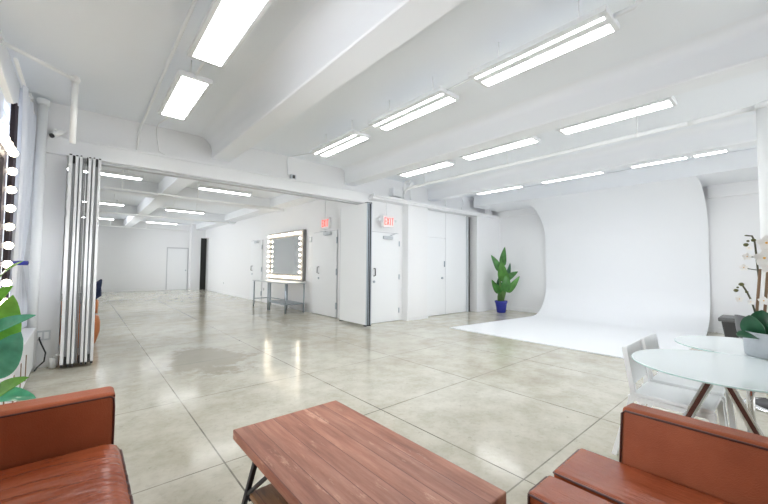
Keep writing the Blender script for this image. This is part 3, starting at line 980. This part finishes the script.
# ------------------------------------------------------------------ exit signs
def exit_sign(label, loc, rotz, w, h, rod_top, heads=True):
    t = thing('exit_sign', label, 'sign', loc, rotz)
    MB().box(-w / 2, w / 2, -0.03, 0.03, 0, h).build('housing', M_SIGN, t, bevel=0.006, world=False)
    MB().tube([(-w * 0.15, 0, h), (-w * 0.15, 0, rod_top - loc[2])], 0.007, 8).build('rod', M_HOUS, t, world=False)
    lh, lw, s = h * 0.62, w * 0.17, w * 0.045
    z0 = h * 0.2
    x = -w * 0.41
    yy0, yy1 = -0.035, -0.029
    st_ = w * 0.05

    def letter(ch, x):
        m = MB()
        if ch == 'E':
            m.box(x, x + st_, yy0, yy1, z0, z0 + lh)
            for k in (0, 0.5, 1):
                zc = z0 + (lh - st_) * k
                m.box(x, x + lw, yy0, yy1, zc, zc + st_)
        elif ch == 'X':
            for sg in (-1, 1):
                a = (x + (0 if sg > 0 else lw), 0, z0)
                b = (x + (lw if sg > 0 else 0), 0, z0 + lh)
                vs = [(a[0] - st_ * .6, yy0, a[2]), (a[0] + st_ * .6, yy0, a[2]), (b[0] + st_ * .6, yy0, b[2]), (b[0] - st_ * .6, yy0, b[2])]
                vs += [(p[0], yy1, p[2]) for p in vs]
                m.add(vs, [(0, 1, 2, 3), (7, 6, 5, 4), (0, 4, 5, 1), (1, 5, 6, 2), (2, 6, 7, 3), (3, 7, 4, 0)])
        elif ch == 'I':
            m.box(x, x + st_, yy0, yy1, z0, z0 + lh)
        elif ch == 'T':
            m.box(x, x + lw, yy0, yy1, z0 + lh - st_, z0 + lh)
            m.box(x + lw / 2 - st_ / 2, x + lw / 2 + st_ / 2, yy0, yy1, z0, z0 + lh)
        m.build('letter', M_RED, t, world=False)
    for ch, dx in (('E', 0.0), ('X', 0.24), ('I', 0.51), ('T', 0.64)):
        letter(ch, x + dx * w)
    if heads:
        for sx in (-1, 1):
            hm = MB().tube([(sx * (w / 2 - 0.005), 0.015, h * 0.55), (sx * (w / 2 + 0.045), 0.015, h * 0.6)], 0.012, 8)
            hm.tube([(sx * (w / 2 + 0.06), 0.04, h * 0.64), (sx * (w / 2 + 0.07), -0.01, h * 0.60)], [0.022, 0.03], 12)
            hm.build('lamp_head', M_HOUS, t, world=False)
    return t


exit_sign('red EXIT sign hanging above the studio exit door beside the folded panel', (5.34, 6.04, 2.20), 0, 0.34, 0.27, 2.86)
exit_sign('red EXIT sign seen at an angle, hanging in the far room by the wall door', (4.48, 7.35, 2.20), -PI / 2, 0.36, 0.27, 3.38, False)


# ------------------------------------------------------------------ leaves
def leaf(parent, base, tip, width, m, nrm, arch=0.1, fold=0.18, name='leaf', blunt=0.55, nu=12, nv=6, pw=0.75):
    base, tip = Vector(base), Vector(tip)
    d = tip - base
    L = d.length
    d.normalize()
    n = Vector(nrm)
    n = (n - d * n.dot(d)).normalized()
    s = d.cross(n)

    def fn(u, v):
        prof_w = (math.sin(PI * min(1, u ** blunt)) ** pw) if 0 < u < 1 else 0.0
        w = max(0.012, prof_w) * width / 2
        q = (v - 0.5) * 2
        return base + d * (L * u) + n * (arch * L * math.sin(PI * u)) + s * (w * q) + n * (fold * w * abs(q))
    return MB().grid(fn, nu, nv).build(name, m, parent, thick=0.003)


def cluster(p, lat, z, dep=0.0):
    return Vector(p) + LAT * lat + ZUP * z + DEP * dep


# banana plant in the far studio corner
P0 = (9.22, 5.46, 0)
bp_ = thing('potted_banana_plant', 'tall green banana plant in a cobalt blue pot in the studio corner', 'plant', P0)
MB().lathe([(0.11, 0), (0.125, 0.02), (0.16, 0.25), (0.178, 0.30), (0.182, 0.34), (0.165, 0.34), (0.155, 0.30)], P0, 28).build('pot', M_BLUE, bp_)
MB().lathe([(0.155, 0.305), (0.02, 0.32)], P0, 24).build('soil', M_SOIL, bp_)
stem_pts = [((0.0, 0.30), (0.03, 0.75), (0.06, 1.35)), ((-0.03, 0.30), (-0.03, 0.7), (-0.05, 1.28)), ((0.04, 0.30), (0.09, 0.6), (0.19, 1.05)), ((0.02, 0.3), (0.05, 0.6), (0.08, 0.97)), ((0.05, 0.3), (0.10, 0.45), (0.16, 0.62)), ((-0.05, 0.3), (-0.06, 0.45), (-0.05, 0.62))]
for k, s3 in enumerate(stem_pts):
    MB().tube([cluster(P0, a, z, 0.02 * (k - 2)) for a, z in s3], [0.035, 0.028, 0.012], 8).build('stem', M_STEM, bp_)
BL = [((0.06, 1.33), (0.11, 1.90), 0.20, 0.03, M_LEAF), ((-0.04, 1.20), (-0.31, 1.66), 0.20, -0.02, M_LEAF), ((0.08, 0.88), (-0.04, 1.50), 0.30, -0.08, M_LEAFB),
      ((0.19, 0.98), (0.28, 1.44), 0.13, 0.08, M_LEAF4), ((0.06, 0.93), (0.46, 1.19), 0.20, -0.05, M_LEAF), ((0.14, 0.58), (0.50, 1.06), 0.19, -0.06, M_LEAFB),
      ((-0.04, 0.55), (-0.30, 0.95), 0.20, -0.04, M_LEAF), ((0.05, 0.60), (0.12, 1.14), 0.28, -0.12, M_LEAF), ((0.02, 0.62), (-0.06, 1.0), 0.2, 0.1, M_LEAF4)]
for k, (a, b, w, dp, m) in enumerate(BL):
    leaf(bp_, cluster(P0, a[0], a[1], dp), cluster(P0, b[0], b[1], dp - 0.05), w, m, Vector((-0.86, -0.5, 0.15)) + LAT * (0.35 if k % 2 else -0.3), 0.06)

# leafy plant behind the left sofa
D = 2.15
base = at(-14, 400, D)
base.z = 0
base.x, base.y = -0.42, 3.02
fp = thing('potted_rubber_plant', 'glossy broad-leaved plant rising behind the brown sofa arm at the window side', 'plant', base)
MB().lathe([(0.11, 0), (0.13, 0.02), (0.155, 0.26), (0.165, 0.28), (0.14, 0.28)], base, 28).build('pot', M_TERRA, fp)
MB().lathe([(0.14, 0.255), (0.02, 0.262)], base, 24).build('soil', M_SOIL, fp)
trunk = [base + Vector((0, 0, 0.25)), base + Vector((-0.01, -0.01, 0.6)), base + Vector((-0.02, 0, 0.9)), base + Vector((-0.02, 0, 1.25))]
MB().tube(trunk, [0.016, 0.013, 0.01, 0.006], 8).build('stem', M_STEM, fp)
toward = Vector((0.12, -0.95, 0.25))
LL = [((-6, 294), (23, 261), 0.075, M_LEAF2, LAT * -0.7 + toward * 0.7 + ZUP * 0.3, 0.10), ((-14, 318), (13, 286), 0.13, M_LEAF2, toward + ZUP * 0.6, 0.08),
      ((-6, 358), (13, 295), 0.17, M_LEAF2, toward, 0.05), ((-20, 340), (36, 315), 0.10, M_LEAF3, toward + ZUP * 0.35, 0.08),
      ((-14, 378), (21, 332), 0.19, M_LEAF3, toward, 0.06), ((-6, 398), (29, 377), 0.095, M_LEAF2, toward + ZUP * 0.4, 0.10),
      ((-20, 398), (36, 398), 0.12, M_LEAF3, toward * 0.8 + ZUP * 0.6, 0.06), ((-18, 300), (-30, 268), 0.10, M_LEAF2, toward + ZUP * 0.5, 0.1), ((-16, 360), (-34, 410), 0.10, M_LEAF3, toward * 0.6 + ZUP, 0.1)]
for k, (a, b, w, m, n, ar) in enumerate(LL):
    dd = D + 0.03 * ((k * 3) % 4)
    pa, pb = at(a[0], a[1], dd), at(b[0], b[1], dd - 0.05)
    lf = leaf(fp, pa, pb, w, m, n, ar, 0.15, blunt=0.75, pw=0.7)
    # short petiole from the stem to the blade
    zz = min(1.24, max(0.3, pa.z - 0.05))
    sp_ = base + Vector((-0.015, 0, zz))
    MB().tube([sp_, (sp_ + pa) / 2 + Vector((0, 0, -0.01)), pa], 0.004, 6).build('petiole', M_STEM, lf)

# ------------------------------------------------------------------ sofas
def piping(parent, pts, r=0.006):
    MB().tube(pts, r, 8).build('piping', M_PIPING, parent)


s1 = thing('leather_sofa', 'brown leather sofa with padded arm and creased seat, by the window side', 'sofa', (-0.22, 1.55, 0))
arm = MB().box(-0.60, 0.152, 2.24, 2.385, 0.10, 0.653).build('armrest', M_LEATHER, s1, bevel=0.022, seg=4)
piping(arm, [(-0.58, 2.243, 0.632), (0.13, 2.243, 0.634), (0.145, 2.243, 0.622), (0.148, 2.243, 0.58), (0.148, 2.243, 0.12)], 0.005)
piping(arm, [(0.147, 2.243, 0.634), (0.147, 2.38, 0.634)], 0.004)
arm2 = MB().box(-0.60, 0.142, 0.72, 0.86, 0.10, 0.65).build('armrest', M_LEATHER, s1, bevel=0.022, seg=4)
MB().box(-0.60, 0.12, 0.86, 2.24, 0.10, 0.25).build('base', M_LEATHER, s1, bevel=0.015)
MB().box(-0.605, -0.42, 0.86, 2.24, 0.25, 0.80).build('backrest', M_LEATHER, s1, bevel=0.04, seg=4)
for (x, yy) in ((-0.54, 0.78), (-0.54, 2.32), (0.09, 0.78), (0.09, 2.32)):
    MB().box(x - 0.025, x + 0.025, yy - 0.025, yy + 0.025, 0, 0.10).build('leg', M_CHROME, s1)


def seat_top(u, v):
    """u across (x from back to front), v along the sofa; domed with creases that run to the front edge"""
    x = -0.42 + 0.595 * u
    yy = 0.865 + 1.37 * v
    edge = min(1.0, (1 - u) / 0.14)
    edge_r = math.sqrt(max(0.0, 1 - (1 - edge) ** 2))
    ev = min(1.0, min(v, 1 - v) / 0.035)
    ev = math.sqrt(max(0, 1 - (1 - ev) ** 2))
    dome = 0.012 * math.sin(PI * u) * math.sin(PI * v)
    near = max(0.0, min(1.0, (u - 0.25) / 0.5)) * ev * max(0.0, min(1.0, (0.93 - v) * 6))
    cr = 0.0065 * math.sin(yy * 62 + 1.6 * math.sin(x * 9) + 0.8 * math.sin(yy * 17)) * near * (1 - 0.5 * max(0, (u - 0.8) / 0.2))
    cr += 0.0038 * math.sin(yy * 210 + 2.2 * math.sin(x * 16 + yy * 6)) * near * max(0, (u - 0.5) / 0.5)
    ch = -0.010 * max(0.0, 1 - abs(((yy - 2.235) / 0.235) - round((yy - 2.235) / 0.235)) * 0.235 / 0.012)
    x += (edge_r - 1) * 0.0
    return (x, yy, 0.358 + 0.066 * (0.25 + 0.75 * edge_r) * (0.3 + 0.7 * ev) + dome * ev + cr + ch * ev * 0.6)


nu, nv = 40, 300
mbs = MB().grid(seat_top, nu, nv)
top_pts = [seat_top(1, j / nv) for j in range(nv + 1)]


def front_pt(u, v):
    p = seat_top(1, v)
    return (p[0] + 0.018 * math.sin(PI * u) - 0.01 * u, p[1], p[2] + (0.22 - p[2]) * u)


mbs.grid(front_pt, 8, nv)
mbs.grid(lambda u, v: (seat_top(v, 1)[0], 2.236, seat_top(v, 1)[2] * (1 - u) + 0.22 * u), 4, nu)
mbs.grid(lambda u, v: (seat_top(v, 0)[0], 0.864, seat_top(v, 0)[2] * (1 - u) + 0.22 * u), 4, nu)
sc1 = mbs.build('seat_cushion', M_CREASED, s1)
piping(sc1, [(p[0] + 0.004, p[1], p[2] - 0.006) for p in top_pts[4:-4:3]], 0.006)

s2 = thing('leather_sofa', 'brown leather sofa with long channelled seat pads and low straight back, before the round tables', 'sofa', (1.75, -0.2, 0))


def slab(name, x0, x1, y0, y1, z0, z1, bev, parent):
    return MB().box(x0, x1, y0, y1, z0, z1).build(name, M_CREASED2, parent, bevel=bev, seg=4)


pad = slab('seat_pad', 1.350, 1.535, -1.25, 0.690, 0.27, 0.428, 0.018, s2)
piping(pad, [(1.352, -1.2, 0.414), (1.352, 0.672, 0.414), (1.357, 0.688, 0.412), (1.375, 0.691, 0.414), (1.52, 0.691, 0.414)], 0.005)
piping(pad, [(1.352, 0.686, 0.41), (1.352, 0.686, 0.28)], 0.005)
pad = slab('seat_pad', 1.568, 1.875, -1.25, 0.688, 0.27, 0.43, 0.018, s2)
piping(pad, [(1.570, -1.2, 0.416), (1.570, 0.670, 0.416), (1.576, 0.686, 0.414), (1.86, 0.689, 0.416)], 0.005)
MB().box(1.40, 1.95, -1.22, 0.60, 0.17, 0.275).build('base', M_LEATHER, s2, bevel=0.01)
# low back, leaning a little outwards
bk = MB()
xs = [(1.87, 0.27), (1.93, 0.658), (2.07, 0.645), (2.02, 0.20)]
vs = [(x, yy, z) for yy in (-1.25, 0.525) for x, z in xs]
bk.add(vs, [(0, 1, 2, 3), (7, 6, 5, 4), (0, 4, 5, 1), (1, 5, 6, 2), (2, 6, 7, 3), (3, 7, 4, 0)])
bko = bk.build('backrest', M_LEATHER, s2, bevel=0.018, seg=4)
piping(bko, [(1.927, -1.2, 0.641), (1.927, 0.510, 0.641), (1.924, 0.523, 0.628), (1.869, 0.524, 0.29)], 0.005)
for (x, yy) in ((1.45, 0.5), (1.45, -1.1), (1.95, 0.42), (1.95, -1.1)):
    MB().tube([(x, yy, 0), (x, yy, 0.18)], [0.018, 0.024], 12).build('leg', M_CHROME, s2)

# ------------------------------------------------------------------ coffee table
ct = thing('coffee_table', 'red-brown plank coffee table on a black iron frame with lower shelf', 'coffee table', (0.935, 1.31, 0))
MB().box(-0.315, 0.315, -0.59, 0.59, 0.40, 0.45).build('tabletop', M_WOOD, ct, bevel=0.005, world=False)
MB().box(-0.285, 0.285, -0.42, 0.42, 0.175, 0.205).build('shelf', M_SHELF, ct, bevel=0.004, world=False)
for sx in (-0.285, 0.285):
    for sy in (-1, 1):
        MB().bar((sx, sy * 0.34, 0.40), (sx, sy * 0.545, 0.0), 0.020, 0.020, (1, 0, 0)).build('leg', M_IRON, ct, world=False)
        MB().bar((sx, sy * 0.435, 0.19), (sx, sy * 0.18, 0.398), 0.015, 0.015, (1, 0, 0)).build('brace', M_IRON, ct, world=False)
for sy in (-1, 1):
    MB().box(-0.28, 0.28, sy * 0.445 - 0.012, sy * 0.445 + 0.012, 0.15, 0.175).build('crossbar', M_IRON, ct, world=False)


# ------------------------------------------------------------------ round tables, chairs
def round_top(name, c, r, z, parent):
    o = MB().lathe([(r - 0.004, -0.012), (r, -0.009), (r, -0.003), (r - 0.003, 0.0)], (c[0], c[1], z), 72, smooth=False).build(name, M_TTOP, parent)
    MB().lathe([(r + 0.0012, -0.0095), (r + 0.0012, -0.0028)], (c[0], c[1], z), 72, caps=False).build('glass_edge', M_TEDGE, o)
    return o


TA = (2.815, 0.25)
ta = thing('round_table', 'round white glass table on splayed chrome legs behind the brown sofa back', 'table', (TA[0], TA[1], 0))
round_top('tabletop', TA, 0.44, 0.742, ta)
MB().lathe([(0.16, -0.03), (0.16, -0.012)], (2.905, 0.29, 0.742), 28).build('mount_plate', M_CHROME, ta)
for p in ((2.50, 0.585), (3.36, 0.06), (3.10, 0.0)):
    lg = MB().bar((2.905, 0.29, 0.712), (p[0], p[1], 0.0), 0.046, 0.020, (1, -0.1, 0)).build('leg', M_CHROME, ta, bevel=0.003)
    MB().bar((2.905, 0.29, 0.711), (p[0], p[1], 0.002), 0.022, 0.026, (1, -0.1, 0)).build('reflection_strip', M_LEG_REFL, lg)  # sofa reflection put in as a brown strip along the chrome
TB = (3.675, 0.20)
tb = thing('round_table', 'second round white glass table, farther one, carrying the orchid planter', 'table', (TB[0], TB[1], 0))
round_top('tabletop', TB, 0.415, 0.742, tb)
MB().tube([(TB[0], TB[1], 0.02), (TB[0], TB[1], 0.73)], [0.024, 0.022], 18).build('pedestal', M_CHROME, tb)
MB().lathe([(0.24, 0.0), (0.24, 0.012), (0.06, 0.035)], (TB[0], TB[1], 0), 36).build('base', M_CHROME, tb)


def side_chair(label, cx, cy):
    """white slab chair, faces -Y"""
    t = thing('dining_chair', label, 'chair', (cx, cy, 0), 0, 'white chairs at the round tables')
    w = 0.37
    MB().box(-w / 2, w / 2, -0.38, 0.02, 0.435, 0.462).build('seat', M_PLAST, t, bevel=0.008, world=False)
    tilt = Matrix.Translation((0, 0.02, 0.46)) @ Matrix.Rotation(math.radians(-9), 4, 'X')
    MB().box(-w / 2 + 0.018, w / 2 - 0.018, -0.010, 0.010, 0.05, 0.305, tilt).build('backrest', M_PLAST, t, bevel=0.006, world=False)
    for sx in (-1, 1):
        x = sx * (w / 2 - 0.012)
        a = tilt @ Vector((x, 0, 0.30))
        b = tilt @ Vector((x, 0, 0.0))
        MB().bar(a, b, 0.03, 0.035, (1, 0, 0)).bar((x, 0.02, 0.46), (x, 0.14, 0.0), 0.03, 0.035, (1, 0, 0)).build('leg', M_PLAST, t, world=False)
        MB().bar((x, -0.37, 0.44), (x, -0.41, 0.0), 0.03, 0.035, (1, 0, 0)).build('leg', M_PLAST, t, world=False)
        MB().box(x - 0.015, x + 0.015, -0.39, 0.05, 0.405, 0.435).build('side_rail', M_PLAST, t, world=False)
    return t


side_chair('white chair tucked at the round table, nearer of the two by the sofa back', 3.05, 0.69)
side_chair('white chair tucked in behind the nearer white chair', 3.50, 0.69)

# grey shell chair on chrome base beyond the tables
sh = thing('shell_chair', 'grey shell swivel chair on a round chrome base behind the orchid', 'chair', (5.0, 0.02, 0))
MB().lathe([(0.30, 0.0), (0.30, 0.015), (0.27, 0.022)], (5.0, 0.02, 0), 40).build('base', M_CHROME, sh)
MB().lathe([(0.24, 0.0), (0.24, 0.0005)], (5.0, 0.02, 0.0225), 40).build('base_pad', M_GREYBIN, sh)
MB().tube([(5.0, 0.02, 0.02), (5.0, 0.02, 0.44)], 0.025, 14).build('column', M_CHROME, sh)


def shell_pt(u, v):
    a = 2 * PI * v
    r = 0.06 + 0.28 * math.sin(u * PI / 2)
    back = 0.5 + 0.5 * math.cos(a - math.radians(120))
    z = 0.44 + (0.16 + 0.26 * back) * u ** 2.4
    return (5.0 + r * math.cos(a), 0.02 + r * math.sin(a), z)


MB().grid(shell_pt, 14, 40).build('shell', M_SHELL, sh, thick=0.014)
MB().lathe([(0.08, 0.43), (0.08, 0.455)], (5.0, 0.02, 0), 24).build('mount', M_SHELL, sh)

bn = thing('storage_bin', 'dark grey lidded plastic bin on the floor by the sweep edge', 'bin', (9.1, 0.55, 0))
bm_ = MB()
vs = [(8.86, 0.33, 0), (9.34, 0.33, 0), (9.34, 0.77, 0), (8.86, 0.77, 0), (8.82, 0.28, 0.36), (9.38, 0.28, 0.36), (9.38, 0.82, 0.36), (8.82, 0.82, 0.36)]
bm_.add(vs, [(3, 2, 1, 0), (0, 1, 5, 4), (1, 2, 6, 5), (2, 3, 7, 6), (3, 0, 4, 7), (4, 5, 6, 7)])
bm_.build('body', M_GREYBIN, bn, bevel=0.015)
MB().box(8.78, 9.42, 0.24, 0.86, 0.36, 0.43).build('lid', M_GREYLID, bn, bevel=0.018)

# orchid
OC = (3.37, 0.055, 0.742)
oc = thing('potted_orchid', 'white flowering orchid in a round grey planter on the farther table', 'plant', OC)
MB().lathe([(0.135, 0.0), (0.150, 0.008), (0.158, 0.15), (0.155, 0.158), (0.145, 0.158), (0.142, 0.12)], OC, 40).build('planter', M_CONC, oc)
MB().lathe([(0.142, 0.13), (0.02, 0.14)], OC, 28).build('soil', M_SOIL, oc)
dO = 2.30
for (a, b) in (((755, 336), (760, 269)), ((763, 336), (768, 268))):
    MB().tube([at(*a, dO), at(*b, dO)], 0.008, 8).build('stake', M_STAKE, oc)


def spray(pts, d=dO, r=0.0052):
    pp = [at(x, yy, d + k * 0.004) for k, (x, yy) in enumerate(pts)]
    return MB().tube(pp, r, 6).build('flower_stem', M_TWIG, oc)


s_a = spray([(758, 300), (759, 280), (757, 262), (755.5, 248), (754.5, 241), (752, 236), (746, 235.5)])
s_b = spray([(755, 312), (752, 302), (747, 292), (743, 286), (739, 284)])
s_c = spray([(765, 300), (767, 272), (764, 264), (768, 250)])
for (x, yy) in ((746, 256), (744, 268)):
    spray([(756.5, 257 if yy < 260 else 270), ((x + 756) / 2, yy + 1), (x, yy)], dO, 0.003)


def bud(x, yy, r, m=M_BUD, d=dO):
    p = at(x, yy, d)
    MB().ball(p, r, 10, (1.2, 1.0, 0.85)).build('bud', m, oc)


for (x, yy, r) in ((746, 244.8, 0.014), (753.5, 240.2, 0.013), (748, 241, 0.008), (741.5, 284.3, 0.014), (736, 290.4, 0.013), (737.7, 287.4, 0.007), (745.5, 235.5, 0.005), (751.5, 235.8, 0.005), (746.7, 292, 0.009)):
    bud(x, yy, r)


def flower(x, yy, size, d=dO - 0.03):
    c_ = at(x, yy, d)
    f = MB()
    nrm = Vector((-1, random.uniform(-0.35, 0.35), random.uniform(-0.1, 0.3))).normalized()
    a = nrm.cross(ZUP).normalized()
    b = a.cross(nrm)
    for k in range(5):
        q = 2 * PI * k / 5 + 0.3
        dv = a * math.cos(q) + b * math.sin(q)
        sv = nrm.cross(dv)

        def fn(u, v):
            w = math.sin(PI * min(1, u ** 0.8)) ** 0.7 * size * 0.42 if 0 < u < 1 else 0.001
            return c_ + dv * (size * u) + sv * (w * (v - 0.5) * 2) + nrm * (0.18 * size * u * u)
        f.grid(fn, 6, 4)
    o = f.build('flower', M_PETAL, oc, thick=0.0015)
    MB().ball(c_ + nrm * 0.008, size * 0.13, 8).build('flower_centre', M_YEL, o)


for (x, yy, s) in ((747, 256.5, 0.026), (744, 267.5, 0.024), (749, 248.0, 0.018), (739, 299, 0.022), (766, 243, 0.05), (764, 258, 0.055), (772, 251, 0.055), (769, 266, 0.05), (764, 301, 0.03), (751, 302, 0.02)):
    flower(x, yy, s)
for (a, b, w, dd, nn) in (((757, 338), (737, 336), 0.085, 2.20, ZUP + -Vector((1,0,0)) * 0.6), ((758, 338), (749, 315), 0.115, 2.26, Vector((-1, 0.3, 0.1))), ((760, 338), (762, 310), 0.13, 2.27, Vector((-1, -0.1, 0.15))), ((766, 338), (774, 312), 0.10, 2.3, Vector((-1, -0.3, 0.1))), ((768, 338), (790, 325), 0.13, 2.28, Vector((-1, 0, 1))), ((762, 336), (768, 318), 0.09, 2.40, -DEP)):
    leaf(oc, at(*a, dd), at(*b, dd), w, M_LEAF4, nn, 0.08, 0.2, blunt=0.95, pw=0.55)

# ------------------------------------------------------------------ orange chair in the far room behind the stack
oc_ = thing('lounge_chair', 'orange tan rounded lounge chair half hidden behind the partition stack', 'chair', (0.0, 7.35, 0))
MB().lathe([(0.16, 0.0), (0.21, 0.03), (0.255, 0.20), (0.26, 0.36), (0.235, 0.46), (0.14, 0.50), (0.02, 0.51)], (0.0, 7.35, 0.0), 32).build('seat', M_ORANGE, oc_)
MB().tube([(0.10, 7.20, 0.47), (0.19, 7.22, 0.60), (0.20, 7.36, 0.68), (0.17, 7.50, 0.62), (0.12, 7.55, 0.47)], 0.03, 12).build('armrest', M_ORANGE, oc_)
MB().grid(lambda u, v: (-0.22 + 0.44 * u, 7.50 + 0.06 * math.sin(PI * u) + 0.05 * v, 0.48 + 0.22 * v), 12, 6).build('backrest', M_ORANGE, oc_, thick=0.04)
jk = MB().grid(lambda u, v: (0.0 + 0.26 * u, 7.50 + 0.10 * math.sin(PI * v), 0.66 + 0.26 * v + 0.12 * u * u - 0.05 * math.sin(PI * v) * (1 - u)), 12, 10).build('jacket', M_NAVY, None, thick=0.03)
tag(jk, 'dark navy jacket draped over the back of the orange lounge chair', 'jacket')

# ------------------------------------------------------------------ daylight
wd = bpy.data.worlds.new('daylight')
scene.world = wd
wd.use_nodes = True
bg = wd.node_tree.nodes['Background']
bg.inputs['Color'].default_value = (0.94, 0.965, 1.0, 1)
bg.inputs['Strength'].default_value = 11.0
for (a, b, c, d) in OPEN:
    l = bpy.data.lights.new('window daylight', 'AREA')
    l.shape = 'RECTANGLE'
    l.size, l.size_y = (d - c), (b - a)
    l.energy = 1
    l.cycles.is_portal = True
    o = bpy.data.objects.new('window_daylight', l)
    COL.objects.link(o)
    o.location = (XL - 0.16, (a + b) / 2, (c + d) / 2)
    o.rotation_euler = (0, -PI / 2, 0)
for (a, b, c, d) in FILL_OPEN:  # portals of the added rear windows
    l = bpy.data.lights.new('window daylight', 'AREA')
    l.shape = 'RECTANGLE'
    l.size, l.size_y = (b - a), (d - c)
    l.energy = 1
    l.cycles.is_portal = True
    o = bpy.data.objects.new('window_daylight', l)
    COL.objects.link(o)
    o.location = ((a + b) / 2, YB - 0.16, (c + d) / 2)
    o.rotation_euler = (PI / 2, 0, 0)

# ------------------------------------------------------------------ view
vs_ = scene.view_settings
vs_.view_transform = 'Standard'
vs_.look = 'None'
vs_.gamma = 1
vs_.use_curve_mapping = False
vs_.exposure = 0.30
cy = scene.cycles
cy.max_bounces = 12
cy.diffuse_bounces = 8
cy.glossy_bounces = 5
cy.transparent_max_bounces = 12
cy.sample_clamp_indirect = 8
cy.caustics_reflective = False
cy.use_denoising = True
